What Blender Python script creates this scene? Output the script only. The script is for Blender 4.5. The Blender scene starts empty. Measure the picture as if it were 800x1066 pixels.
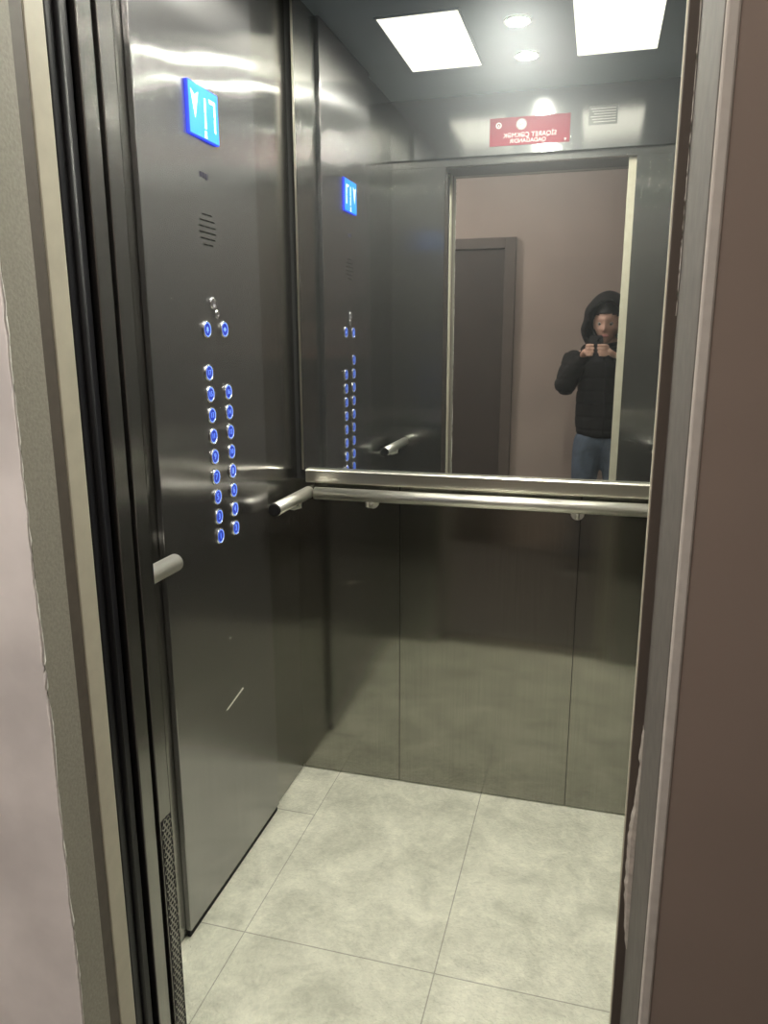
import bpy, bmesh, math, random
from mathutils import Vector, Matrix
random.seed(4)
S = bpy.context.scene
COL = S.collection
PI = math.pi

# ------------------------------------------------------------------ render look
S.view_settings.view_transform = 'Standard'
S.view_settings.look = 'None'
S.view_settings.gamma = 1
S.view_settings.exposure = 0.0
S.view_settings.use_curve_mapping = False
S.cycles.sample_clamp_indirect = 60

# ------------------------------------------------------------------ place (metres; x across, y into the lift, z up)
XL, XR = -0.890, 0.310          # cab side walls
YF, YB = 1.010, 2.177           # cab front inner face, back wall
ZC = 2.380                      # cab ceiling
XBI = 0.100
XA, XB = -0.660, 0.0705          # clear opening
ZH = 2.120                      # opening head
YW = 0.752                      # landing wall face
YH = -0.950                     # far landing wall
ZHC = 2.650                     # landing ceiling
XP = -0.875                     # control panel face
EYE = Vector((0.0, 0.0, 1.425))

# ------------------------------------------------------------------ materials
def mat(name):
    m = bpy.data.materials.new(name); m.use_nodes = True
    nt = m.node_tree
    return m, nt, nt.nodes['Principled BSDF']

def node(nt, typ, **kw):
    n = nt.nodes.new(typ)
    for k, v in kw.items():
        if k in n.inputs: n.inputs[k].default_value = v
        else: setattr(n, k, v)
    return n

def plain(name, col, rough=0.5, metal=0.0, noise=0.0, scale=30, bump=0.0, spec=0.5):
    m, nt, p = mat(name)
    p.inputs['Base Color'].default_value = (*col, 1)
    p.inputs['Roughness'].default_value = rough
    p.inputs['Metallic'].default_value = metal
    p.inputs['Specular IOR Level'].default_value = spec
    if noise or bump:
        g = node(nt, 'ShaderNodeNewGeometry')
        n = node(nt, 'ShaderNodeTexNoise', Scale=scale, Detail=5.0)
        nt.links.new(g.outputs['Position'], n.inputs['Vector'])
        if noise:
            r = node(nt, 'ShaderNodeValToRGB')
            r.color_ramp.elements[0].position = .3; r.color_ramp.elements[1].position = .7
            r.color_ramp.elements[0].color = (*[c*(1-noise) for c in col], 1)
            r.color_ramp.elements[1].color = (*[min(1, c*(1+noise)) for c in col], 1)
            nt.links.new(n.outputs['Fac'], r.inputs['Fac'])
            nt.links.new(r.outputs['Color'], p.inputs['Base Color'])
        if bump:
            b = node(nt, 'ShaderNodeBump', Strength=bump, Distance=.002)
            nt.links.new(n.outputs['Fac'], b.inputs['Height'])
            nt.links.new(b.outputs['Normal'], p.inputs['Normal'])
    return m

def emit(name, col, strength):
    m, nt, p = mat(name)
    p.inputs['Base Color'].default_value = (*[c*.3 for c in col], 1)
    p.inputs['Emission Color'].default_value = (*col, 1)
    p.inputs['Emission Strength'].default_value = strength
    return m

def steel(name, col, rough=0.25, aniso=0.85, wave=0.25, wscale=(1.2, 1.2, 5.0), grain=0.06, broad=.35, broad_rough=.5, across=False):
    """brushed stainless sheet, grain running upwards, slightly oil-canned"""
    m, nt, p = mat(name)
    p.inputs['Metallic'].default_value = 1
    g = node(nt, 'ShaderNodeNewGeometry')
    # grain streaks
    mp = node(nt, 'ShaderNodeMapping'); mp.inputs['Scale'].default_value = (420, 420, 5)
    nt.links.new(g.outputs['Position'], mp.inputs['Vector'])
    n = node(nt, 'ShaderNodeTexNoise', Scale=1.0, Detail=2.0)
    nt.links.new(mp.outputs['Vector'], n.inputs['Vector'])
    r = node(nt, 'ShaderNodeValToRGB')
    r.color_ramp.elements[0].position = .3; r.color_ramp.elements[1].position = .7
    r.color_ramp.elements[0].color = (*[c*(1-grain) for c in col], 1)
    r.color_ramp.elements[1].color = (*[min(1, c*(1+grain)) for c in col], 1)
    nt.links.new(n.outputs['Fac'], r.inputs['Fac'])
    nt.links.new(r.outputs['Color'], p.inputs['Base Color'])
    p.inputs['Roughness'].default_value = rough
    p.inputs['Anisotropic'].default_value = aniso
    cr = node(nt, 'ShaderNodeVectorMath', operation='CROSS_PRODUCT')
    nt.links.new(g.outputs['True Normal'], cr.inputs[0]); cr.inputs[1].default_value = (1, .002, .001) if across else (0.001, 0.002, 1)
    nt.links.new(cr.outputs['Vector'], p.inputs['Tangent'])
    if wave:
        mp2 = node(nt, 'ShaderNodeMapping'); mp2.inputs['Scale'].default_value = wscale
        nt.links.new(g.outputs['Position'], mp2.inputs['Vector'])
        n2 = node(nt, 'ShaderNodeTexNoise', Scale=1.0, Detail=1.0)
        nt.links.new(mp2.outputs['Vector'], n2.inputs['Vector'])
        b = node(nt, 'ShaderNodeBump', Strength=wave, Distance=.02)
        nt.links.new(n2.outputs['Fac'], b.inputs['Height'])
        nt.links.new(b.outputs['Normal'], p.inputs['Normal'])
    if broad:                                          # coarse scratches scatter part of the light widely
        p2 = node(nt, 'ShaderNodeBsdfPrincipled', Metallic=1.0, Roughness=broad_rough)
        nt.links.new(r.outputs['Color'], p2.inputs['Base Color'])
        mx = node(nt, 'ShaderNodeMixShader', Fac=broad)
        mx.inputs[0].default_value = broad
        nt.links.new(p.outputs[0], mx.inputs[1]); nt.links.new(p2.outputs[0], mx.inputs[2])
        nt.links.new(mx.outputs[0], nt.nodes['Material Output'].inputs['Surface'])
    return m

M = {}
M['steel'] = steel('brushed_steel', (.32, .316, .305), .17, .98, broad=.16)
M['steel_post'] = steel('brushed_steel_post', (.28, .276, .27), .2, .98, broad=.26, broad_rough=.5)
M['steel_panel'] = steel('brushed_steel_panel', (.36, .355, .36), .19, 1.0, wave=.20, broad=.22)
M['steel_back'] = steel('brushed_steel_back', (.31, .306, .275), .10, .85, wave=.08, broad=.10)
M['steel_transom'] = steel('polished_steel_transom', (.46, .46, .46), .12, .85, wave=.03, broad=.12, across=True)
M['chrome'] = plain('polished_steel', (.90, .88, .82), .38, 1)
M['bright'] = plain('satin_steel_strip', (.70, .68, .60), .30, 1)
M['ring'] = plain('button_ring_steel', (.85, .85, .88), .18, 1)
M['dark_cap'] = plain('dark_end_cap', (.012, .012, .012), .6, spec=.2)
M['black'] = plain('rubber_and_shade_black', (.008, .008, .010), .6, spec=.2)
M['gap'] = plain('dark_recess', (.02, .02, .02), .8)
M['leaf'] = plain('landing_leaf_paint', (.014, .014, .018), .4, spec=.3)
M['olive'] = plain('olive_grey_paint', (.33, .31, .26), .65, noise=.10, scale=220, bump=.25)
M['recess_brown'] = plain('brown_recess_paint', (.10, .081, .066), .6, noise=.1, scale=60)
M['cream'] = plain('cream_frame_paint', (.52, .48, .38), .5, noise=.05, scale=40)
M['jamb_grey'] = plain('grey_jamb_plaster', (.108, .096, .084), .75, noise=.16, scale=35, bump=.2)
M['plaster_lump'] = plain('plaster_leftover', (.42, .385, .34), .8, noise=.2, scale=90, bump=.3)
M['jamb_dark'] = plain('dark_brown_jamb', (.10, .082, .068), .55)  # header brown; also stands for shade on the right post's unlit side
M['bead'] = plain('white_corner_bead', (.66, .63, .58), .6, noise=.06, scale=60)
M['plaster'] = plain('raw_white_plaster', (.84, .81, .79), .85, noise=.16, scale=5, bump=.15)
M['chip'] = plain('chipped_plaster_edge', (.85, .82, .78), .9, noise=.1, scale=150)
M['taupe'] = plain('taupe_wall_paint', (.32, .26, .222), .55, noise=.05, scale=4, bump=.05)
M['hall_floor'] = plain('landing_floor_tile', (.12, .11, .10), .4, noise=.15, scale=8)
M['hall_ceiling'] = plain('landing_ceiling_paint', (.75, .74, .72), .8, noise=.03, scale=3)
M['door_brown'] = plain('dark_brown_door', (.040, .031, .025), .5, noise=.15, scale=12)
M['door_frame'] = plain('brown_door_frame', (.085, .068, .057), .5, noise=.1, scale=12)
M['ceiling'] = plain('grey_ceiling_panel', (.20, .235, .275), .45, .30, noise=.05, scale=6)
M['diffuser'] = emit('light_diffuser', (1.0, .95, .80), 2.4)
M['spot'] = emit('spot_lamp', (1.0, .985, .86), 1350.0)
M['hall_lamp'] = emit('landing_lamp', (1.0, .91, .82), 36.0)
M['hall_fill_left'] = emit('landing_fill_left', (1.0, .93, .87), 122.0)  # added fill light for the plaster wall, not a known lamp
M['frame_white'] = plain('light_frame', (.7, .7, .68), .4)
M['lcd'] = emit('blue_display', (.02, .30, 1.0), 1.5)
M['lcd_white'] = emit('display_glyph', (.75, .95, 1.0), 2.2)
M['lcd_edge_glow'] = emit('display_bezel_glow', (.03, .06, 1.0), 1.6)  # bezel made to glow so a blue halo falls on the steel
M['btn_blue'] = emit('button_glow', (.008, .035, .55), .55)
M['btn_light'] = emit('button_numeral', (.20, .36, 1.0), 1.25)
M['slot'] = plain('slot_dark', (.006, .006, .006), .9, spec=.05)
M['etch'] = plain('etched_mark', (.035, .033, .05), .8, spec=.1)
M['scuff'] = plain('scuff_mark', (.62, .60, .52), .5)
M['red'] = plain('red_sign', (.20, .022, .040), .6, spec=.2)
M['sign_white'] = plain('sign_print', (.62, .58, .56), .7, spec=.2)
M['plate'] = plain('grey_plate', (.22, .22, .21), .45, .3)
M['skin'] = plain('skin', (.62, .38, .29), .55, noise=.06, scale=60)
M['jacket'] = plain('black_nylon', (.006, .006, .006), .75, spec=.2, noise=.3, scale=50, bump=.2)
M['denim'] = plain('blue_denim', (.070, .095, .135), .85, noise=.25, scale=25, bump=.2)
M['hair'] = plain('black_hair', (.008, .007, .007), .5)
M['shoe'] = plain('black_shoe', (.02, .02, .02), .5)
M['sole'] = plain('shoe_sole', (.5, .5, .48), .6)
M['eye'] = plain('eye', (.38, .36, .34), .3)
M['iris'] = plain('iris', (.03, .018, .01), .2)
M['lip'] = plain('lips', (.45, .18, .16), .5)
M['phone'] = plain('phone_back', (.03, .03, .035), .2)
M['glass_black'] = plain('phone_glass', (.005, .005, .006), .08)

# mirror: silvered glass with a rough layer mixed in to give haze near the lights
m, nt, p = mat('mirror_glass')
p.inputs['Metallic'].default_value = 1
p.inputs['Base Color'].default_value = (.68, .70, .69, 1)
p.inputs['Roughness'].default_value = .012
fb = node(nt, 'ShaderNodeBsdfAnisotropic') if hasattr(bpy.types, 'ShaderNodeBsdfAnisotropic') else node(nt, 'ShaderNodeBsdfGlossy')
fb.inputs['Color'].default_value = (.75, .80, .84, 1); fb.inputs['Roughness'].default_value = .45
mx = node(nt, 'ShaderNodeMixShader'); mx.inputs['Fac'].default_value = .06
nt.links.new(p.outputs[0], mx.inputs[1]); nt.links.new(fb.outputs[0], mx.inputs[2])
nt.links.new(mx.outputs[0], nt.nodes['Material Output'].inputs['Surface'])
M['mirror'] = m

# floor tile: pale stone-look porcelain with thin joints
m, nt, p = mat('stone_floor_tile')
g = node(nt, 'ShaderNodeNewGeometry')
sx = node(nt, 'ShaderNodeSeparateXYZ'); nt.links.new(g.outputs['Position'], sx.inputs[0])
def mth(op, a, b=None, c=None):
    n = node(nt, 'ShaderNodeMath', operation=op)
    for i, v in enumerate((a, b, c)):
        if v is None: continue
        if isinstance(v, (int, float)): n.inputs[i].default_value = v
        else: nt.links.new(v, n.inputs[i])
    return n.outputs[0]
X, Yc = sx.outputs['X'], sx.outputs['Y']
def line(coord, at, w):
    return mth('LESS_THAN', mth('ABSOLUTE', mth('SUBTRACT', coord, at)), w)
left = mth('LESS_THAN', X, -.762)
j = mth('MAXIMUM', line(X, -.285, .0016), line(X, -.762, .0013))
j = mth('MAXIMUM', j, line(X, .190, .0016))
j = mth('MAXIMUM', j, line(Yc, 1.443, .0016))
j = mth('MAXIMUM', j, mth('MULTIPLY', left, line(Yc, 1.932, .0018)))
n1 = node(nt, 'ShaderNodeTexNoise', Scale=7.0, Detail=8.0, Roughness=.65, Distortion=.6)
nt.links.new(g.outputs['Position'], n1.inputs['Vector'])
n2 = node(nt, 'ShaderNodeTexNoise', Scale=55.0, Detail=4.0, Distortion=1.2)
nt.links.new(g.outputs['Position'], n2.inputs['Vector'])
rp = node(nt, 'ShaderNodeValToRGB')
e = rp.color_ramp.elements
e[0].position = .34; e[0].color = (.53, .535, .44, 1); e[1].position = .64; e[1].color = (.86, .855, .72, 1)
nt.links.new(mth('ADD', mth('MULTIPLY', n1.outputs['Fac'], .75), mth('MULTIPLY', n2.outputs['Fac'], .25)), rp.inputs['Fac'])
mc = node(nt, 'ShaderNodeMix', data_type='RGBA'); mc.inputs[7].default_value = (.16, .155, .13, 1)
nt.links.new(mth('MULTIPLY', j, .5), mc.inputs[0]); nt.links.new(rp.outputs['Color'], mc.inputs[6])
nt.links.new(mc.outputs[2], p.inputs['Base Color'])
p.inputs['Roughness'].default_value = .20
b = node(nt, 'ShaderNodeBump', Strength=1.0, Distance=.004)
n3 = node(nt, 'ShaderNodeTexNoise', Scale=100.0, Detail=3.0, Distortion=.8)
nt.links.new(g.outputs['Position'], n3.inputs['Vector'])
nt.links.new(mth('SUBTRACT', n3.outputs['Fac'], j), b.inputs['Height'])
nt.links.new(b.outputs['Normal'], p.inputs['Normal'])
M['floor'] = m

# ------------------------------------------------------------------ mesh helpers (world coordinates; obj() moves them to the thing's base)
def box(bm, x0, x1, y0, y1, z0, z1, mi=0):
    vs = [bm.verts.new((x, y, z)) for z in (z0, z1) for y in (y0, y1) for x in (x0, x1)]
    for f in ((0, 2, 3, 1), (4, 5, 7, 6), (0, 1, 5, 4), (2, 6, 7, 3), (0, 4, 6, 2), (1, 3, 7, 5)):
        bm.faces.new([vs[i] for i in f]).material_index = mi
    return vs

def frame_of(d):
    d = d.normalized()
    u = d.cross(Vector((0, 0, 1)))
    if u.length < 1e-4: u = Vector((1, 0, 0))
    u.normalize(); return u, d.cross(u).normalized()

def tube(bm, pts, r, seg=20, cap=True):
    pts = [Vector(q) for q in pts]
    rings = []
    rad = r if isinstance(r, (list, tuple)) else [r]*len(pts)
    for i, q in enumerate(pts):
        if i == 0: d = pts[1]-q
        elif i == len(pts)-1: d = q-pts[i-1]
        else: d = (pts[i+1]-q).normalized()+(q-pts[i-1]).normalized()
        u, v = frame_of(d)
        rings.append([bm.verts.new(q+(u*math.cos(2*PI*k/seg)+v*math.sin(2*PI*k/seg))*rad[i]) for k in range(seg)])
    for a, c in zip(rings, rings[1:]):
        for k in range(seg):
            bm.faces.new((a[k], a[(k+1) % seg], c[(k+1) % seg], c[k])).smooth = True
    if cap:
        bm.faces.new(rings[0][::-1]); bm.faces.new(rings[-1])
    return bm

def prism(bm, pts2, fn, d0, d1):
    """flat outline pts2 (u,v) pushed through fn(u,v,d) from depth d0 to d1"""
    a = [bm.verts.new(fn(u, v, d0)) for u, v in pts2]
    c = [bm.verts.new(fn(u, v, d1)) for u, v in pts2]
    n = len(a)
    bm.faces.new(a[::-1]); bm.faces.new(c)
    for i in range(n):
        bm.faces.new((a[i], a[(i+1) % n], c[(i+1) % n], c[i]))

def disc(r, n=28, cx=0, cy=0):
    return [(cx+r*math.cos(2*PI*k/n), cy+r*math.sin(2*PI*k/n)) for k in range(n)]

def ring(bm, fn, r0, r1, d0, d1, n=32):
    """flat-bottomed annulus with a rounded crown"""
    prof = [(r0, d0), (r0, d1*.8+d0*.2), (r0*.7+r1*.3, d1), (r0*.35+r1*.65, d1), (r1, d0*.4+d1*.6), (r1, d0)]
    rows = [[bm.verts.new(fn(r*math.cos(2*PI*k/n), r*math.sin(2*PI*k/n), d)) for k in range(n)] for r, d in prof]
    for a, c in zip(rows, rows[1:]+rows[:1]):
        for k in range(n):
            bm.faces.new((a[k], a[(k+1) % n], c[(k+1) % n], c[k])).smooth = True

def text_bm(bm, s, size, fn, d0, d1, align='CENTER'):
    cu = bpy.data.curves.new('t', 'FONT'); cu.body = s; cu.size = size
    cu.align_x = align; cu.align_y = 'CENTER'; cu.extrude = .5; cu.resolution_u = 3
    o = bpy.data.objects.new('t', cu); COL.objects.link(o)
    bpy.context.view_layer.update()
    me = bpy.data.meshes.new_from_object(o.evaluated_get(bpy.context.evaluated_depsgraph_get()))
    bpy.data.objects.remove(o); bpy.data.curves.remove(cu)
    base = len(bm.verts)
    vs = [bm.verts.new(fn(v.co.x, v.co.y, d0 if v.co.z < 0 else d1)) for v in me.vertices]
    for f in me.polygons:
        try: bm.faces.new([vs[i] for i in f.vertices])
        except ValueError: pass
    bpy.data.meshes.remove(me)

BASES = {}
def obj(name, bm, mats, parent=None, base=None, bevel=0, smooth=False):
    """link bm as one mesh object; base = its own origin in the world"""
    if not isinstance(mats, (list, tuple)): mats = [mats]
    bmesh.ops.recalc_face_normals(bm, faces=bm.faces)
    pb = Vector(BASES.get(parent.name, (0, 0, 0))) if parent else Vector((0, 0, 0))
    if base is None:
        if parent: base = pb
        else:
            cs = [v.co for v in bm.verts]
            base = Vector(((min(c.x for c in cs)+max(c.x for c in cs))/2, (min(c.y for c in cs)+max(c.y for c in cs))/2, min(c.z for c in cs)))
    base = Vector(base)
    for v in bm.verts: v.co -= base
    me = bpy.data.meshes.new(name); bm.to_mesh(me); bm.free()
    for mm in mats: me.materials.append(mm)
    if smooth:
        for f in me.polygons: f.use_smooth = True
    o = bpy.data.objects.new(name, me); COL.objects.link(o)
    if parent: o.parent = parent; o.location = base-pb
    else: o.location = base
    BASES[o.name] = tuple(base)
    if bevel:
        md = o.modifiers.new('bevel', 'BEVEL'); md.width = bevel; md.segments = 2; md.limit_method = 'ANGLE'
    return o

def tag(o, label, cat, group=None):
    o['label'] = label; o['category'] = cat
    if group: o['group'] = group
    return o

def thing(name, base, label, cat, group=None):
    o = bpy.data.objects.new(name, None); COL.objects.link(o); o.location = base
    o.empty_display_size = .05
    BASES[o.name] = tuple(base)
    return tag(o, label, cat, group)

def struct(name, bm, mats, bevel=0, parent=None):
    o = obj(name, bm, mats, parent, bevel=bevel)
    if not parent: o['kind'] = 'structure'
    return o

def boxes(*bs):
    bm = bmesh.new()
    for q in bs: box(bm, *q)
    return bm

# ------------------------------------------------------------------ the cab
struct('floor', boxes((XL-.02, XR+.02, YF-.035, YB+.02, -.05, 0)), M['floor'])
struct('ceiling', boxes((XL-.02, XR+.02, YF-.03, YB+.02, ZC, ZC+.04)), M['ceiling'])
# left wall with joint before the control panel column
struct('wall_left', boxes((XL-.03, XL, YF, 1.382, .012, ZC), (XL-.03, XL, 1.382, YB+.01, .012, ZC), (XL-.035, XL-.004, YF, YB, 0, .012)), M['steel'])
struct('wall_right', boxes((XR, XR+.03, YF, YB+.01, 0, ZC)), M['steel'])
# back wall: dark backing, three lower sheets with open joints, strip behind mirror
bm = bmesh.new()
box(bm, XL, XR, YB+.006, YB+.03, 0, ZC, 1)
for a, c in ((XL, -.5570), (-.5550, -.0250), (-.0230, XR)):
    box(bm, a, c, YB, YB+.006, .004, 1.0)
struct('wall_back', bm, [M['steel_back'], M['gap']])
# front wall: two returns with rounded upper corner, transom over the door
def ret(bm, x0, x1, round_right):
    r = .022
    fn = lambda u, v, d: (u, d, v)
    pts = [(x0, 0), (x1, 0)]
    arc = [(math.cos(t*PI/2/6), math.sin(t*PI/2/6)) for t in range(7)]
    if round_right:
        pts += [(x1-r+r*c, ZH-r+r*s) for c, s in arc] + [(x0, ZH)]
    else:
        pts += [(x1, ZH)] + [(x0+r-r*c, ZH-r+r*s) for c, s in arc[::-1]]
    prism(bm, pts, fn, YF-.0008, YF)
bm = bmesh.new()
ret(bm, XL, XA, True); ret(bm, XBI, XR, False)
box(bm, XL, XR, YF-.03, YF-.0012, ZH+.001, 2.1495)
box(bm, XL, XR, YF-.03, YF+.016, 2.150, ZC, 1)
struct('wall_front', bm, [M['steel'], M['steel_transom']])

# ------------------------------------------------------------------ doorway, cab side: front posts with perforated vent, door leaf retracted
bm = boxes((XA-.032, XA, .9745, YF-.001, .002, ZH))
post = struct('trim_1', bm, M['steel_post'], bevel=.0015)
# perforated vent set in the post's lower end: honeycomb of recessed holes
bm = bmesh.new()
xv = XA+.0012
pitch = .0098
y0, y1, z0, z1 = .9765, 1.0085, .010, .640
box(bm, XA-.004, xv-.0011, y0, y1, z0, z1, 1)
row = 0; z = z0+pitch*.5
while z < z1-pitch*.4:
    y = y0+pitch*(.55 if row % 2 == 0 else 1.05)
    while y < y1-pitch*.45:
        o6 = [bm.verts.new((xv, y+pitch*.56*math.sin(k*PI/3), z+pitch*.56*math.cos(k*PI/3))) for k in range(6)]
        i6 = [bm.verts.new((xv, y+pitch*.36*math.sin(k*PI/3), z+pitch*.36*math.cos(k*PI/3))) for k in range(6)]
        d6 = [bm.verts.new((xv-.001, y+pitch*.34*math.sin(k*PI/3), z+pitch*.34*math.cos(k*PI/3))) for k in range(6)]
        for k in range(6):
            bm.faces.new((o6[k], o6[(k+1) % 6], i6[(k+1) % 6], i6[k]))
            bm.faces.new((i6[k], i6[(k+1) % 6], d6[(k+1) % 6], d6[k])).material_index = 1
        bm.faces.new(d6).material_index = 1
        y += pitch
    z += pitch*.866; row += 1
v = obj('perforated_vent', bm, [M['steel_post'], M['black']])
tag(v, 'perforated metal vent strip low on the left lift door post', 'vent')
# car door leaf, slid open into the left pocket
bm = boxes((XA-.40, XA, .930, .9625, .012, ZH-.01))
d1 = struct('door_1', bm, M['steel_post'], bevel=.002)
# landing door leaf, slid open: dark leaf with rubber buffer
bm = boxes((XA-.42, XA-.007, .878, .922, .012, ZH-.01))
d2 = struct('door_2', bm, M['leaf'], bevel=.002)
bm = bmesh.new()
tube(bm, [(XA-.0065, .900, .02), (XA-.0065, .900, ZH-.02)], .0055, 12)
obj('rubber_buffer', bm, M['black'], d2)
# dark pocket between door leaves
struct('trim_2', boxes((XA-.46, XA-.44, .870, .974, 0, ZH), (XA-.44, XA-.03, .9648, .9725, .0, ZH)), M['gap'])
# right hand side post in cream; the dark plate stands for its unlit side
struct('trim_3', boxes((XB, XB+.06, .9745, .988, 0, ZH)), M['cream'], bevel=.0015)
struct('trim_4', boxes((XB+.0012, XB+.06, .9668, .9744, 0, ZH)), M['jamb_dark'], bevel=.001)
struct('trim_15', boxes((XBI, XBI+.03, .9885, YF-.001, .002, ZH)), M['steel_post'], bevel=.0015)
# sill between lift and landing
bm = boxes((XA-.45, XB+.05, .870, .974, -.05, -.004))
for yy in (.884, .907, .934, .957): box(bm, XA-.45, XB+.05, yy, yy+.012, -.004, .0)
struct('trim_5', bm, M['bright'])
# header over the opening
struct('trim_6', boxes((XA-.45, XB+.30, .801, YF-.032, ZH+.0012, ZC+.10)), M['jamb_dark'])

# ------------------------------------------------------------------ landing side frame
zt = ZH
# left: olive plaster reveal, brown recess, cream frame
def wavy_edge(n, amp, seed):
    rnd = random.Random(seed); out = []; v = 0
    for i in range(n):
        v = v*.7+rnd.uniform(-amp, amp)*.6
        out.append(v)
    return out
bm = bmesh.new(); box(bm, XA-.0013, XA, YW+.0004, .808, 0, zt)
struct('trim_7', bm, M['olive'], bevel=.003)
struct('trim_8', boxes((XA-.12, XA-.0008, .8085, .830, 0, zt)), M['recess_brown'])
struct('trim_9', boxes((XA-.12, XA, .8305, .869, 0, zt)), M['cream'], bevel=.003)
# raw chipped plaster bead along the left corner
bm = bmesh.new()
N = 120
we = wavy_edge(N+1, .0022, 3); wr = wavy_edge(N+1, .0008, 8)
pts = [(XA-.001+wr[i], YW-.0005+we[i]*.5, zt*i/N) for i in range(N+1)]
tube(bm, pts, [.0016+abs(we[i])*.5 for i in range(N+1)], 8)
struct('trim_10', bm, M['chip'])
# right: grey jamb, white corner bead, leftover plaster lump
struct('trim_11', boxes((.0838, .0960, YW+.001, .9665, 0, zt)), M['jamb_grey'], bevel=.002)
bm = bmesh.new(); box(bm, .0844, .0964, YW-.005, YW+.0005, 0, zt)
struct('trim_12', bm, M['bead'], bevel=.0025)
bm = bmesh.new()
rows = []
rnd = random.Random(12); N = 46; z0, z1 = .60, .93
for i in range(N+1):
    t = i/N; zz = z0+(z1-z0)*t
    w = (.0125*math.sin(PI*min(1, t*1.15+.02))**.6 if t < .86 else .0125*(1-t)/.14*.6)
    w = max(.0006, w*(.75 if t < .62 else .55)+rnd.uniform(-.0009, .0009))
    rows.append([bm.verts.new(q) for q in ((.0842, .945, zz), (.0838-w*.6, .948, zz+rnd.uniform(-.001, .001)), (.0838-w, .9555, zz), (.0838-w*.8, .965, zz), (.0842, .9664, zz))])
for a, c in zip(rows, rows[1:]):
    for k in range(4): bm.faces.new((a[k], a[k+1], c[k+1], c[k]))
    bm.faces.new((a[4], a[0], c[0], c[4]))
bm.faces.new(rows[0]); bm.faces.new(rows[-1])
struct('trim_13', bm, M['plaster_lump'])
# flecks of chipped paint on the inner arris of the right jamb
bm = bmesh.new()
we = wavy_edge(91, .0018, 21)
tube(bm, [(.0836, .9655+we[i]*.3, 1.45+(zt-1.45)*i/90) for i in range(91)], [.0005+abs(we[i])*.45 for i in range(91)], 8)
struct('trim_14', bm, M['bead'])

# landing walls (shaft wall left and right of opening, over it), side walls, far wall, floor, ceiling
XHL, XHR = -2.4, 1.9
struct('wall_landing_left', boxes((XHL, XA-.0015, YW, .808, 0, ZHC)), M['plaster'])
struct('wall_landing_right', boxes((.0962, XHR, YW-.0035, YW+.05, 0, ZHC)), M['taupe'])
struct('wall_landing_head', boxes((XA-.0014, .0960, YW, YW+.048, zt+.001, ZHC)), M['taupe'])
struct('wall_hall_far', boxes((XHL, XHR, YH-.08, YH, 0, ZHC)), M['taupe'])
struct('wall_hall_left', boxes((XHL-.08, XHL, YH, YW, 0, ZHC)), M['taupe'])
struct('wall_hall_right', boxes((XHR, XHR+.08, YH, YW, 0, ZHC)), M['taupe'])
struct('floor_hall', boxes((XHL, XHR, YH, .870, -.05, 0)), M['hall_floor'])
struct('ceiling_hall', boxes((XHL, XHR, YH, YW+.05, ZHC, ZHC+.05)), M['hall_ceiling'])
# flat door on the far side of the landing (seen in the mirror)
bm = boxes((-1.44, -.635, YH, YH+.028, 0, 2.0))
d3 = struct('door_3', bm, M['door_brown'], bevel=.002)
obj('door_frame', boxes((-.634, -.560, YH, YH+.045, 0, 2.07), (-1.515, -1.441, YH, YH+.045, 0, 2.07), (-1.441, -.634, YH, YH+.045, 2.002, 2.07)), M['door_frame'], d3, bevel=.003)
bm = bmesh.new(); tube(bm, [(-1.37, YH+.028, 1.02), (-1.37, YH+.075, 1.02), (-1.27, YH+.08, 1.02)], .009, 12)
obj('door_handle', bm, M['chrome'], d3)
# landing ceiling lamp; the same shape also serves an added fill light
def landing_lamp(LX, LY, label, glow):
    hl = thing('ceiling_lamp', (LX, LY, ZHC-.07), label, 'lamp')
    bm = bmesh.new(); prism(bm, disc(.17, 40, LX, LY), lambda u, v, d: (u, v, d), ZHC-.025, ZHC)
    obj('lamp_base', bm, M['frame_white'], hl)
    bm = bmesh.new()
    prev = None
    for k in range(7):
        t = k/6*PI/2; rr = .155*math.cos(t) if k < 6 else .004; zz = ZHC-.0252-.045*math.sin(t)
        cur = [bm.verts.new((LX+rr*math.cos(2*PI*q/32), LY+rr*math.sin(2*PI*q/32), zz)) for q in range(32)]
        if prev:
            for q in range(32): bm.faces.new((prev[q], prev[(q+1) % 32], cur[(q+1) % 32], cur[q])).smooth = True
        else: bm.faces.new(cur)
        prev = cur
    bm.faces.new(prev)
    obj('lamp_shade', bm, glow, hl)
landing_lamp(-.38, -.12, 'round ceiling lamp of the landing in front of the lift door', M['hall_lamp'])
landing_lamp(-1.62, .02, 'added unseen fill light on the landing further left, brightening the white plaster wall', M['hall_fill_left'])  # unseen lamp added to brighten the plaster left of the opening

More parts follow.
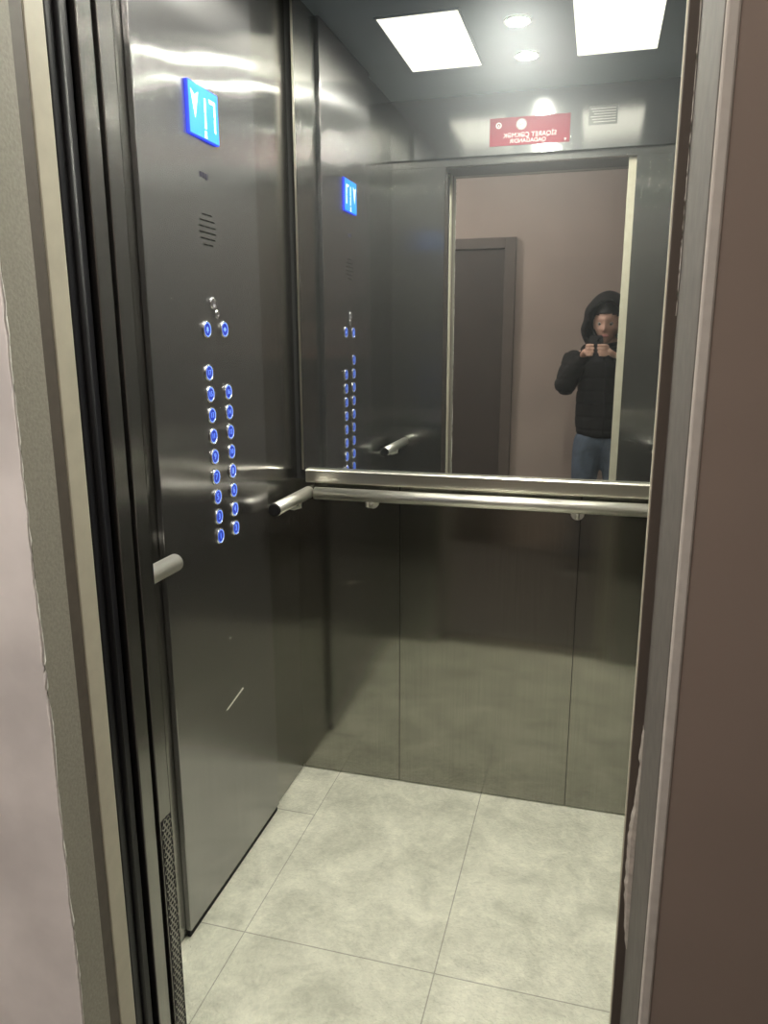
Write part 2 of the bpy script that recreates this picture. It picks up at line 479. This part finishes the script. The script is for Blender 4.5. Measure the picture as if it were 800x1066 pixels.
# ------------------------------------------------------------------ cab ceiling lights
def ceiling_panel(x0, x1, y0, y1, label):
    t = thing('ceiling_light', ((x0+x1)/2, (y0+y1)/2, ZC-.006), label, 'light', 'square lights in the lift ceiling')
    w = .006
    obj('light_frame', boxes((x0-w, x1+w, y0-w, y0, ZC-.006, ZC-.0002), (x0-w, x1+w, y1, y1+w, ZC-.006, ZC-.0002),
                             (x0-w, x0, y0, y1, ZC-.006, ZC-.0002), (x1, x1+w, y0, y1, ZC-.006, ZC-.0002)), M['ceiling'], t)
    obj('diffuser', boxes((x0, x1, y0, y1, ZC-.004, ZC-.0003)), M['diffuser'], t)
ceiling_panel(-.715, -.462, 1.365, 1.855, 'bright ceiling light panel on the control panel side, left in the mirror')
ceiling_panel(-.130, .130, 1.365, 1.855, 'bright ceiling light panel on the right side, away from the control panel')
def downlight(x, y, label):
    t = thing('spotlight', (x, y, ZC-.008), label, 'spotlight', 'small round spotlights between the light panels')
    fn = lambda u, v, d: (x+u, y+v, ZC-d)
    bm = bmesh.new(); ring(bm, fn, .0335, .043, .0003, .007); obj('spotlight_ring', bm, M['chrome'], t)
    bm = bmesh.new(); prism(bm, disc(.0332), fn, .0004, .005); obj('spotlight_lens', bm, M['spot'], t)
downlight(-.299, 1.718, 'small round spotlight nearer the mirror between the two light panels')
downlight(-.299, 1.413, 'small round spotlight nearer the door between the two light panels')

# ------------------------------------------------------------------ mirror, ledge, handrails
mr = thing('mirror', ((XL+XR)/2, YB, 1.030), 'large mirror filling the upper back wall above the steel ledge', 'mirror')
obj('mirror_glass', boxes((-.862, XR-.004, YB-.004, YB+.0055, 1.030, ZC-.004)), M['mirror'], mr)
obj('mirror_edge', boxes((-.868, -.8622, YB-.005, YB+.0055, 1.030, ZC-.004)), M['bright'], mr)
# ledge: folded steel channel under the mirror
bm = bmesh.new()
prof = [(YB, 1.036), (YB-.020, 1.036), (YB-.024, 1.031), (YB-.024, .998), (YB-.021, .994), (YB, .994)]
prism(bm, prof, lambda u, v, d: (d, u, v), -.850, XR-.002)
lg = obj('ledge', bm, M['bright'], bevel=.0012)
tag(lg, 'flat steel ledge running along the back wall under the mirror', 'ledge')
bm = bmesh.new()
prof = [(XR, 1.036), (XR-.020, 1.036), (XR-.024, 1.031), (XR-.024, .998), (XR-.021, .994), (XR, .994)]
prism(bm, prof, lambda u, v, d: (u, d, v), YF+.03, YB-.03)
lg = obj('ledge', bm, M['bright'], bevel=.0012)
tag(lg, 'flat steel ledge on the right side wall, seen as a band in the control panel', 'ledge')

RZ, RR = .970, .0185
def handrail(a, b, wall_dir, brackets, label, caps=(True, True)):
    a, b = Vector(a), Vector(b)
    t = thing('handrail', (a+b)/2-Vector((0, 0, RR)), label, 'handrail', 'steel handrails in the lift')
    d = (b-a).normalized()
    bm = bmesh.new(); tube(bm, [a, b], RR, 28); obj('rail_tube', bm, M['chrome'], t)
    for q, s, on in ((a, -1, caps[0]), (b, 1, caps[1])):
        if not on: continue
        bm = bmesh.new()
        tube(bm, [q, q+d*s*.003, q+d*s*.006], [RR, RR*.97, RR*.80], 28)
        obj('end_cap', bm, M['dark_cap'], t)
    w = Vector(wall_dir)
    for f in brackets:
        q = a.lerp(b, f)
        bm = bmesh.new()
        lo = q+Vector((0, 0, -RR*.9))
        e = q+w*1.0+Vector((0, 0, -.032))
        tube(bm, [lo, lo+Vector((0, 0, -.014)), lo+w*.35+Vector((0, 0, -.020)), e], .006, 12)
        n = w.normalized()
        tube(bm, [e-n*.004, e], .019, 20)
        obj('bracket', bm, M['chrome'], t)
    return t
handrail((-.806, YB-.060, RZ), (XR-.012, YB-.060, RZ), (0, .0598, 0), (.15, .70), 'long tubular steel handrail across the back wall below the mirror', (False, True))
handrail((XL+.060, 1.868, RZ), (XL+.060, YB-.052, RZ), (-.0598, 0, 0), (.72,), 'short steel handrail stub between control panel and back corner', (True, False))
handrail((XL+.060, YF+.004, RZ), (XL+.060, 1.352, RZ), (-.0598, 0, 0), (.4,), 'short steel handrail stub poking out beside the left lift door post', (False, True))
handrail((XR-.060, YF+.06, RZ), (XR-.060, YB-.10, RZ), (.0598, 0, 0), (.15, .85), 'steel handrail along the right side wall behind the door jamb')

# ------------------------------------------------------------------ control panel column
PY0, PY1 = 1.388, 1.926
PB = (XP-.008, (PY0+PY1)/2, .022)
cp = thing('control_panel', PB, 'tall brushed steel control panel with blue display and two columns of lit floor buttons', 'control panel')
pf = lambda cy, cz: (lambda u, v, d: (XP+d, cy+u, cz+v))      # u to the right as seen, v up, d out of the panel
obj('faceplate', boxes((XL+.0005, XP, PY0, PY1, .022, ZC-.002)), M['steel_panel'], cp, bevel=.002)
# black strip standing for the shade in the gap under the column
obj('shadow_gap', boxes((XL+.0005, XP-.006, PY0+.004, PY1-.004, .001, .0215)), M['black'], cp)

# display
DY, DZ, DW, DH = 1.650, 1.909, .134, .106
dsp = obj('display', boxes((XP, XP+.007, DY-DW/2, DY+DW/2, DZ-DH/2, DZ+DH/2)), M['lcd_edge_glow'], cp, base=(XP, DY, DZ), bevel=.0015)
bm = boxes((XP+.0070, XP+.0078, DY-DW/2+.002, DY+DW/2-.002, DZ-DH/2+.002, DZ+DH/2-.002))
obj('screen', bm, M['lcd'], dsp)
gf = pf(DY, DZ); g0, g1 = .0079, .0084
bm = bmesh.new()
prism(bm, [(-.057, .036), (-.041, .026), (-.025, .036), (-.041, -.018)], gf, g0, g1)
obj('arrow_symbol', bm, M['lcd_white'], dsp)
bm = bmesh.new()
def rr(u0, u1, v0, v1): prism(bm, [(u0, v0), (u1, v0), (u1, v1), (u0, v1)], gf, g0, g1)
rr(.001, .0075, -.030, -.0005); rr(.001, .0075, .0015, .031)                       # 1
prism(bm, [(.022, .034), (.050, .034), (.043, .0265), (.027, .0265)], gf, g0, g1)   # 7
prism(bm, [(.0515, .033), (.0515, .002), (.048, .0), (.0445, .003), (.0445, .027)], gf, g0, g1)
prism(bm, [(.0515, -.031), (.0515, -.001), (.048, .0), (.0445, -.003), (.0445, -.028)], gf, g0, g1)
obj('floor_number', bm, M['lcd_white'], dsp)
bm = bmesh.new()
prism(bm, disc(.0042, 16, .003, -.0385), gf, g0, g1)
prism(bm, [(-.003, -.0495), (.009, -.0495), (.0075, -.0432), (-.0015, -.0432)], gf, g0, g1)
obj('bell_symbol', bm, M['lcd_white'], dsp)
# small etched mark below the display (unreadable in the photo)
bm = bmesh.new(); ef = pf(1.648, 1.783)
for u0, u1, v0, v1 in ((-.021, -.011, -.006, .005), (-.008, .002, -.007, .005), (.005, .014, -.009, .004), (.0165, .0185, -.007, .006)):
    prism(bm, [(u0, v0), (u1, v0), (u1, v1), (u0, v1)], ef, .0, .0004)
obj('etched_mark', bm, M['etch'], cp)
# speaker: six slots set in a circle
bm = bmesh.new(); sf = pf(1.652, 1.667)
R0 = .041
for k in range(6):
    v = -.0325+.013*k
    h = math.sqrt(R0**2-v*v)
    n = 3 if h > .03 else 2
    for q in range(n):
        u0 = -h+2*h*q/n+.002; u1 = -h+2*h*(q+1)/n-.002
        prism(bm, [(u0, v-.0013), (u1, v-.0013), (u1, v+.0013), (u0, v+.0013)], sf, .0, .0005)
obj('speaker_slots', bm, M['slot'], cp)
# key switch: lock barrel with a small key hanging in it
kf = pf(1.656, 1.507)
bm = bmesh.new(); ring(bm, kf, .0085, .0145, .0, .006); prism(bm, disc(.0086, 24), kf, .0, .0035)
ks = obj('key_switch', bm, M['ring'], cp, base=(XP, 1.656, 1.507))
bm = bmesh.new(); prism(bm, [(-.0022, .003), (.0022, .003), (.011, -.014), (.007, -.016)], kf, .0052, .0072)
ring(bm, pf(1.668, 1.482), .0040, .0105, .0052, .0080, 24)
obj('key', bm, M['ring'], ks)

# buttons: ring, glowing face, light rim and mark
bm = bmesh.new(); ring(bm, lambda u, v, d: (d, u, v), .0160, .0200, 0, .0046); RING = obj('button', bm, M['ring'], cp, base=(0, 0, 0))
RMESH = RING.data; bpy.data.objects.remove(RING)
bm = bmesh.new(); prism(bm, disc(.0158), lambda u, v, d: (d, u, v), .0002, .0030); t_ = obj('button_face', bm, M['btn_blue'], None, base=(0, 0, 0)); FMESH = t_.data; bpy.data.objects.remove(t_)
bm = bmesh.new(); ring(bm, lambda u, v, d: (d, u, v), .0143, .0159, .0029, .0040); t_ = obj('glow_rim', bm, M['btn_light'], None, base=(0, 0, 0)); GMESH = t_.data; bpy.data.objects.remove(t_)
def link(name, me, parent, loc):
    o = bpy.data.objects.new(name, me); COL.objects.link(o); o.parent = parent; o.location = loc
    return o
def button(y, z, mark, label):
    b_ = link('button', RMESH, cp, Vector((XP, y, z))-Vector(PB)); b_['label'] = label
    BASES[b_.name] = (XP, y, z)
    link('button_face', FMESH, b_, (0, 0, 0)); link('glow_rim', GMESH, b_, (0, 0, 0))
    bm = bmesh.new(); fn = pf(y, z)
    if isinstance(mark, str):
        text_bm(bm, mark, .0215 if len(mark) == 1 else .0170, fn, .0031, .0036)
    elif mark == 0:      # bell
        prism(bm, [(-.0065, -.004), (.0065, -.004), (.0045, -.001), (.0038, .004), (0, .0068), (-.0038, .004), (-.0045, -.001)], fn, .0031, .0036)
        prism(bm, disc(.0018, 12, 0, -.0062), fn, .0031, .0036)
    else:                # door-open triangles
        prism(bm, [(-.0075, 0), (-.0018, -.0048), (-.0018, .0048)], fn, .0031, .0036)
        prism(bm, [(.0075, 0), (.0018, .0048), (.0018, -.0048)], fn, .0031, .0036)
        prism(bm, [(-.0007, -.0055), (.0007, -.0055), (.0007, .0055), (-.0007, .0055)], fn, .0031, .0036)
    obj('button_mark', bm, M['btn_light'], b_)
button(1.622, 1.447, 0, 'round blue lit alarm button')
button(1.708, 1.448, 1, 'round blue lit door button')
for k in range(9):
    f = k/8; button(1.634+(1.620-1.634)*f, .953+(1.349-.953)*f, str(2*k+1), 'blue lit button for floor %d' % (2*k+1))
for k in range(8):
    f = k/7; button(1.718+(1.712-1.718)*f, .954+(1.299-.954)*f, str(2*k+2), 'blue lit button for floor %d' % (2*k+2))
bm = bmesh.new(); prism(bm, disc(.0035, 14), pf(1.662, .674), 0, .002); obj('screw', bm, M['ring'], cp)
bm = bmesh.new(); prism(bm, [(-.051, -.008), (-.044, -.010), (.051, .006), (.046, .011)], pf(1.672, .499), 0, .0004); obj('scuff_mark', bm, M['scuff'], cp)

# ------------------------------------------------------------------ signs on the transom (faces the mirror)
YT = YF+.0155
tf = lambda cx, cz: (lambda u, v, d: (cx-u, YT+d, cz+v))
sg = thing('warning_sign', (-.318, YT, 2.183), 'red no smoking sign with white lettering above the lift door, seen reversed in the mirror', 'sign')
SC = (-.318, 2.233)
bm = boxes((-.318-.158, -.318+.158, YT, YT+.003, SC[1]-.052, SC[1]+.052)); obj('sign_board', bm, M['red'], sg, bevel=.001)
fn = tf(*SC)
bm = bmesh.new()
text_bm(bm, 'SİQARET ÇƏKMƏK', .0245, lambda u, v, d: fn(u-.002, v-.016, d), .0031, .0036)
text_bm(bm, 'QADAĞANDIR', .0215, lambda u, v, d: fn(u+.005, v-.037, d), .0031, .0036)
obj('lettering', bm, M['sign_white'], sg)
bm = bmesh.new(); f2 = lambda u, v, d: fn(u+.032, v+.024, d)
prism(bm, disc(.021, 28), f2, .0031, .0034); obj('symbol_disc', bm, M['sign_white'], sg)
bm = bmesh.new()
ring(bm, f2, .0165, .0205, .0034, .0038)
for q in (1,):
    c, s = math.cos(.75), math.sin(.75)
    prism(bm, [(-.017*c-.0017*s, .017*s-.0017*c), (.017*c-.0017*s, -.017*s-.0017*c), (.017*c+.0017*s, -.017*s+.0017*c), (-.017*c+.0017*s, .017*s+.0017*c)], f2, .0034, .0038)
prism(bm, [(-.011, -.0018), (.010, -.0018), (.010, .0018), (-.011, .0018)], f2, .0034, .0037)
obj('no_smoking_symbol', bm, M['plate'], sg)
bm = bmesh.new(); f3 = lambda u, v, d: fn(u+.122, v+.024, d)
ring(bm, f3, .0075, .0115, .0031, .0035); prism(bm, [(-.004, -.004), (.004, -.004), (.0, .005)], f3, .0031, .0035)
obj('emblem', bm, M['sign_white'], sg)
bm = bmesh.new(); prism(bm, [(-.147, -.040), (-.139, -.048), (-.144, -.038), (-.136, -.036)], fn, .0031, .0034); obj('corner_mark', bm, M['sign_white'], sg)

pl = thing('rating_plate', (-.037, YT, 2.234), 'small grey plate with pale lines right of the red sign above the lift door', 'plate')
bm = boxes((-.037-.054, -.037+.054, YT, YT+.002, 2.234, 2.302)); obj('plate', bm, M['plate'], pl, bevel=.0008)
bm = bmesh.new(); fn = tf(-.037, 2.268)
for k in range(6):
    v = .024-.0095*k
    prism(bm, [(-.047, v-.0012), (.047-.006*(k % 3), v-.0012), (.047-.006*(k % 3), v+.0012), (-.047, v+.0012)], fn, .0021, .0024)
obj('printed_lines', bm, M['sign_white'], pl)

# ------------------------------------------------------------------ camera
R = ((0.96355362, 0.05683585, -0.26140794), (0.26749988, -0.21518879, 0.9392218), (-0.00287059, -0.97491716, -0.22254952))
rt = Vector([R[i][0] for i in range(3)]); dn = Vector([R[i][1] for i in range(3)]); fw = Vector([R[i][2] for i in range(3)])
cam = bpy.data.cameras.new('camera'); co = bpy.data.objects.new('camera', cam); COL.objects.link(co)
cam.sensor_fit = 'HORIZONTAL'; cam.sensor_width = 36; cam.lens = 790/800*36
cam.clip_start = .005; cam.clip_end = 50
mw = Matrix.Identity(4)
for i in range(3):
    mw[i][0] = rt[i]; mw[i][1] = -dn[i]; mw[i][2] = -fw[i]; mw[i][3] = EYE[i]
co.matrix_world = mw
S.camera = co
def c2w(x, y, z): return EYE+rt*x+dn*y+fw*z

# ------------------------------------------------------------------ the person taking the picture (seen in the mirror)
def skin_mesh(verts, edges, radii, root=0, sub=2):
    """grow a smooth tapering surface round a skeleton; returns a bmesh in world coordinates"""
    me = bpy.data.meshes.new('sk'); me.from_pydata([tuple(v) for v in verts], edges, [])
    o = bpy.data.objects.new('sk', me); COL.objects.link(o)
    md = o.modifiers.new('skin', 'SKIN'); md.use_smooth_shade = True
    sd = o.modifiers.new('sub', 'SUBSURF'); sd.levels = sub; sd.render_levels = sub
    for i, r in enumerate(radii):
        d = me.skin_vertices[0].data[i]
        d.radius = (r, r) if not isinstance(r, tuple) else r
        d.use_root = (i == root)
    bpy.context.view_layer.update()
    ev = bpy.data.meshes.new_from_object(o.evaluated_get(bpy.context.evaluated_depsgraph_get()))
    bm = bmesh.new(); bm.from_mesh(ev)
    bpy.data.objects.remove(o); bpy.data.meshes.remove(me); bpy.data.meshes.remove(ev)
    return bm

def chain(bm_list, pts, rad, sub=2):
    bm_list.append(skin_mesh(pts, [(i, i+1) for i in range(len(pts)-1)], rad, 0, sub))

def merge(bms):
    out = bmesh.new()
    for q in bms:
        t = bpy.data.meshes.new('t'); q.to_mesh(t); q.free(); out.from_mesh(t); bpy.data.meshes.remove(t)
    return out

def remesh(bm, voxel, smooth=2):
    me = bpy.data.meshes.new('rm'); bm.to_mesh(me); bm.free()
    o = bpy.data.objects.new('rm', me); COL.objects.link(o)
    md = o.modifiers.new('r', 'REMESH'); md.mode = 'VOXEL'; md.voxel_size = voxel; md.use_smooth_shade = True
    if smooth:
        s = o.modifiers.new('s', 'SMOOTH'); s.factor = .5; s.iterations = smooth
    bpy.context.view_layer.update()
    ev = bpy.data.meshes.new_from_object(o.evaluated_get(bpy.context.evaluated_depsgraph_get()))
    out = bmesh.new(); out.from_mesh(ev)
    bpy.data.objects.remove(o); bpy.data.meshes.remove(me); bpy.data.meshes.remove(ev)
    return out

PX, PYy = .045, -.335
HC = Vector((.036, -.285, 1.510))                  # head centre
gaze = math.radians(9)                             # head turned a little to the left, tipped down to the phone
HR = Matrix.Rotation(gaze, 3, 'Z') @ Matrix.Rotation(math.radians(-10), 3, 'X')
# joints; the left arm is on -x because the person faces the lift
J = dict(pelvis=(PX, PYy, .86), waist=(PX, PYy, 1.00), chest=(PX, PYy-.01, 1.19), neck0=(PX, PYy, 1.345), neck1=(PX-.003, PYy+.02, 1.42))
def V3(*a): return Vector(a)
def hand(side):
    """side -1 = left hand on the phone's left edge, +1 = right hand; positions in the phone's own frame"""
    def P(x, y, z): return c2w(-.022+side*x, y, z-.006)
    parts = []
    wrist = P(.098, .118, -.062); palm = P(.062, .082, -.026); knuck = P(.056, .066, -.016)
    chain(parts, [wrist, wrist.lerp(palm, .55), palm, knuck], [(.021, .017), (.025, .018), (.030, .016), (.026, .012)])
    for k, (yy, ln) in enumerate(((.040, .92), (.0585, 1.0), (.077, .95), (.0945, .76))):
        a = P(.060, yy*.5+.038, -.024); b_ = P(.052, yy, -.006); c = P(.0465, yy-.002, .0085); d_ = P(.046-.023*ln, yy-.003, .0125); e_ = P(.046-.042*ln, yy-.004, .0085)
        chain(parts, [a, b_, c, d_, e_], [.0095, .0092, .0085, .0078, .0066])
    # thumb leaves the side of the palm near its base and lies along the screen side
    chain(parts, [P(.078, .096, -.038), P(.058, .070, -.032), P(.040, .052, -.020), P(.018, .042, -.0145)], [.0125, .012, .0102, .0082])
    return wrist, parts

wl, hl_parts = hand(-1)
wr, hr_parts = hand(1)
el, er = V3(-.185, -.170, 1.145), V3(.265, -.190, 1.125)
sl, sr = V3(PX-.165, PYy-.01, 1.315), V3(PX+.165, PYy-.01, 1.315)
hipl, hipr = V3(PX-.085, PYy, .83), V3(PX+.085, PYy, .83)
vs = [J['pelvis'], J['waist'], J['chest'], J['neck0'], J['neck1'], HC-Vector((0, .012, .055)),
      sl, sl.lerp(el, .5), el, el.lerp(wl, .35), wl,
      sr, sr.lerp(er, .5), er, er.lerp(wr, .35), wr,
      hipl, V3(PX-.095, PYy+.012, .47), V3(PX-.10, PYy-.005, .10), V3(PX-.105, PYy-.02, .05), V3(PX-.115, PYy+.10, .035),
      hipr, V3(PX+.095, PYy+.012, .47), V3(PX+.10, PYy-.005, .10), V3(PX+.105, PYy-.02, .05), V3(PX+.115, PYy+.10, .035)]
ed = [(0, 1), (1, 2), (2, 3), (3, 4), (4, 5), (3, 6), (6, 7), (7, 8), (8, 9), (9, 10), (3, 11), (11, 12), (12, 13), (13, 14), (14, 15),
      (0, 16), (16, 17), (17, 18), (18, 19), (19, 20), (0, 21), (21, 22), (22, 23), (23, 24), (24, 25)]
rd = [(.105, .085), (.10, .08), (.105, .08), (.05, .05), .048, .05,
      .045, .045, .038, .036, .022, .045, .045, .038, .036, .022,
      .070, .055, .038, .036, .03, .070, .055, .038, .036, .03]
parts = [skin_mesh(vs, ed, rd, 0, 2)] + hl_parts + hr_parts
# head with brow, nose, lips, chin, ears
hb = bmesh.new(); bmesh.ops.create_uvsphere(hb, u_segments=64, v_segments=48, radius=1)
def bump(x, z, cx, cz, wx, wz): return math.exp(-((x-cx)/wx)**2-((z-cz)/wz)**2)
for v in hb.verts:
    x, y, z = v.co
    px, py, pz = x*.074, y*.094, z*.116
    if pz < -.02:                                   # jaw narrows to the chin
        t = min(1, (-.02-pz)/.096); px *= 1-.36*t; py *= 1-.10*t
        if y < 0: py *= 1-.35*t
    if y > 0:
        f = 0
        f += .024*bump(px, pz, 0, -.022, .0125, .014)     # nose tip
        f += .012*bump(px, pz, 0, .000, .009, .022)       # bridge
        f += .006*bump(px, pz, 0, .036, .045, .010)       # brow
        for s in (-1, 1):
            f -= .012*bump(px, pz, s*.031, .006, .017, .013)
            f += .005*bump(px, pz, s*.040, -.026, .022, .016)
        f += .007*bump(px, pz, 0, -.054, .022, .0055)+.006*bump(px, pz, 0, -.065, .019, .006)
        f += .009*bump(px, pz, 0, -.098, .022, .014)
        py += f*min(1, y*2.2)
    v.co = HC+HR @ Vector((px, py, pz))
parts.append(hb)
for s in (-1, 1):
    eb = bmesh.new(); bmesh.ops.create_uvsphere(eb, u_segments=20, v_segments=14, radius=1)
    for v in eb.verts:
        q = Vector((v.co.x*.007+s*.075, v.co.y*.017-.008, v.co.z*.030-.008))
        v.co = HC+HR @ q
    parts.append(eb)
body = obj('person', remesh(merge(parts), .0042, 3), M['skin'], base=(PX, PYy, 0), smooth=True)
tag(body, 'person in black hooded jacket and jeans holding up a phone, reflected in the mirror', 'person')
for s in (-1, 1):
    eb = bmesh.new(); bmesh.ops.create_uvsphere(eb, u_segments=20, v_segments=14, radius=.0118)
    ec = HC+HR @ Vector((s*.031, .0725, .006))
    for v in eb.verts: v.co = ec+HR @ v.co
    eye = obj('eye', eb, M['eye'], body, base=ec, smooth=True)
    ib = bmesh.new(); prism(ib, disc(.0055, 16), lambda u, v, d: ec+HR @ Vector((u, d, v)), .0095, .0122)
    obj('iris', ib, M['iris'], eye)
# lips
lb = bmesh.new(); bmesh.ops.create_uvsphere(lb, u_segments=24, v_segments=12, radius=1)
for v in lb.verts: v.co = HC+HR @ Vector((v.co.x*.023, v.co.y*.009+.0845, v.co.z*.008-.059))
obj('lips', lb, M['lip'], body, smooth=True)
# hair under the hood: cap with fringe swept to the sides
hb = bmesh.new(); bmesh.ops.create_uvsphere(hb, u_segments=48, v_segments=36, radius=1)
kill = []
for v in hb.verts:
    x, y, z = v.co
    if (y > .35 and z < .50-.22*abs(x)) or z < -.62: kill.append(v)
    v.co = HC+HR @ Vector((x*.083, y*.101-.004, z*.125))
bmesh.ops.delete(hb, geom=kill, context='VERTS')
hair = obj('hair', hb, M['hair'], body, smooth=True)
sm = hair.modifiers.new('t', 'SOLIDIFY'); sm.thickness = .008; sm.offset = 0

# padded jacket: body with quilted rolls, two sleeves, collar
jb = []
tv, tr = [], []
n = 9
for k in range(n):
    z = .838+(1.315-.838)*k/(n-1)
    tv.append((PX, PYy-.004, z))
    tr.append((.185-.012*abs(k-3)/5, .145) if k % 2 == 0 else (.176-.012*abs(k-3)/5, .136))
tr[0] = (.165, .128); tr[-1] = (.145, .120)
chain(jb, tv, tr)
for s_, e_, w_ in ((sl, el, wl), (sr, er, wr)):
    pts, rad = [], []
    up = Vector((0, 0, .01))
    for k in range(6):
        pts.append(s_.lerp(e_, k/5)+up*(1-k/5)); rad.append(.084-.004*k+(.004 if k % 2 else 0))
    for k in range(1, 6):
        pts.append(e_.lerp(w_, k/5*1.03)); rad.append(.064-.0050*k+(.003 if k % 2 else 0))
    chain(jb, pts, rad)
    jb.append(skin_mesh([Vector((PX, PYy-.01, 1.32)), s_+Vector((0, 0, .012))], [(0, 1)], [.085, .078]))
chain(jb, [(PX, PYy-.005, 1.30), (PX-.002, PYy+.008, 1.385), (PX-.003, PYy+.016, 1.415)], [.130, .108, .095])
bm = remesh(merge(jb), .007, 4)
# quilting seams pressed into the padding
bm.normal_update()
for v in bm.verts:
    v.co -= v.normal*.005*max(0, math.cos(v.co.z*2*PI/.075))**8
jk = obj('jacket', bm, M['jacket'], body, smooth=True)
# raised hood framing the face
hb = bmesh.new(); bmesh.ops.create_uvsphere(hb, u_segments=56, v_segments=40, radius=1)
kill = []
for v in hb.verts:
    x, y, z = v.co
    if y > .52 and (x/.80)**2+((z+.12)/.82)**2 < .80: kill.append(v)
    elif z < -.93: kill.append(v)
    wdt = .130+.042*max(0, -z)
    q = Vector((x*wdt, y*.138-.010, z*.158+(0.012*(1-abs(x)) if z > 0 else 0)))
    q += Vector((x, y, 0))*.004*math.sin(9*z+3*x)
    v.co = HC+Matrix.Rotation(gaze*.7, 3, 'Z') @ q
bmesh.ops.delete(hb, geom=kill, context='VERTS')
hood = obj('hood', hb, M['jacket'], jk, smooth=True)
sm = hood.modifiers.new('t', 'SOLIDIFY'); sm.thickness = .016; sm.offset = 0
sb = hood.modifiers.new('s', 'SUBSURF'); sb.levels = 1; sb.render_levels = 1
bm = bmesh.new(); tube(bm, [(PX, PYy+.135, .86), (PX, PYy+.139, 1.0), (PX, PYy+.128, 1.16), (PX, PYy+.104, 1.30)], .0045, 8)
obj('zip', bm, M['black'], jk)
# jeans
dbm = []
for s in (-1, 1):
    chain(dbm, [(PX+s*.045, PYy, .88), (PX+s*.078, PYy+.002, .80), (PX+s*.092, PYy+.012, .62), (PX+s*.096, PYy+.014, .46), (PX+s*.10, PYy+.004, .28), (PX+s*.102, PYy, .085)],
          [(.115, .112), .106, .084, .070, .064, .062])
dbm.append(skin_mesh([Vector((PX-.07, PYy, .835)), Vector((PX+.07, PYy, .835))], [(0, 1)], [.105, .105]))
jn = obj('jeans', remesh(merge(dbm), .007, 4), M['denim'], body, smooth=True)
for s in (-1, 1):
    b1 = []
    chain(b1, [(PX+s*.104, PYy-.045, .048), (PX+s*.107, PYy+.01, .055), (PX+s*.113, PYy+.08, .044), (PX+s*.118, PYy+.155, .036)], [.041, .046, .043, .033])
    sb_ = remesh(merge(b1), .005, 2)
    for v in sb_.verts: v.co.z = max(v.co.z, .012)
    sh = obj('shoe', sb_, M['shoe'], body, base=(PX+s*.11, PYy+.05, 0), smooth=True)
    so = bmesh.new()
    outl = [(.041*math.cos(t*2*PI/28)*(1.05 if math.sin(t*2*PI/28) > 0 else .95)+s*.010*math.sin(t*2*PI/28), .128*math.sin(t*2*PI/28)) for t in range(28)]
    prism(so, outl, lambda u, v, d: Vector((PX+s*.111+u, PYy+.053+v, d)), 0, .018)
    obj('sole', so, M['sole'], sh, bevel=.003)

# the phone: slab with rounded corners, camera block at its top corner, held by both hands
ph = thing('phone', c2w(-.022, .060, -.010), 'dark phone held up in both hands in front of the face', 'phone')
def rrect(w, h, r, n=6, cx=0, cy=0):
    out = []
    for q, (sx_, sy_) in enumerate(((1, 1), (-1, 1), (-1, -1), (1, -1))):
        for k in range(n+1):
            a = PI/2*q+PI/2*k/n
            out.append((cx+sx_*(w-r)+r*math.cos(a), cy+sy_*(h-r)+r*math.sin(a)))
    return out
pfn = lambda u, v, d: c2w(-.022+u, .060+v, -.0105+d)
bm = bmesh.new(); prism(bm, rrect(.0355, .073, .010), pfn, 0, .0075); obj('phone_body', bm, M['phone'], ph, bevel=.0012)
bm = bmesh.new(); prism(bm, rrect(.0335, .071, .009), pfn, -.0006, .0); obj('phone_screen', bm, M['glass_black'], ph)
bm = bmesh.new(); prism(bm, rrect(.0155, .0155, .005, cx=.0175, cy=-.0545), pfn, .0075, .0088); cb = obj('camera_block', bm, M['phone'], ph)
for u, v in ((.022, -.060), (.0115, -.048)):
    bm = bmesh.new(); f4 = lambda a, b, d: pfn(u+a, v+b, d)
    if u > .02: ring(bm, f4, .0045, .0062, .0088, .0098)
    else: ring(bm, f4, .0045, .0062, .0088, .0098); prism(bm, disc(.0045, 20), f4, .0088, .0092)
    obj('lens', bm, M['glass_black'], cb)


# ------------------------------------------------------------------ world
w = bpy.data.worlds.new('world'); S.world = w; w.use_nodes = True
w.node_tree.nodes['Background'].inputs['Color'].default_value = (.02, .02, .022, 1)
w.node_tree.nodes['Background'].inputs['Strength'].default_value = .3
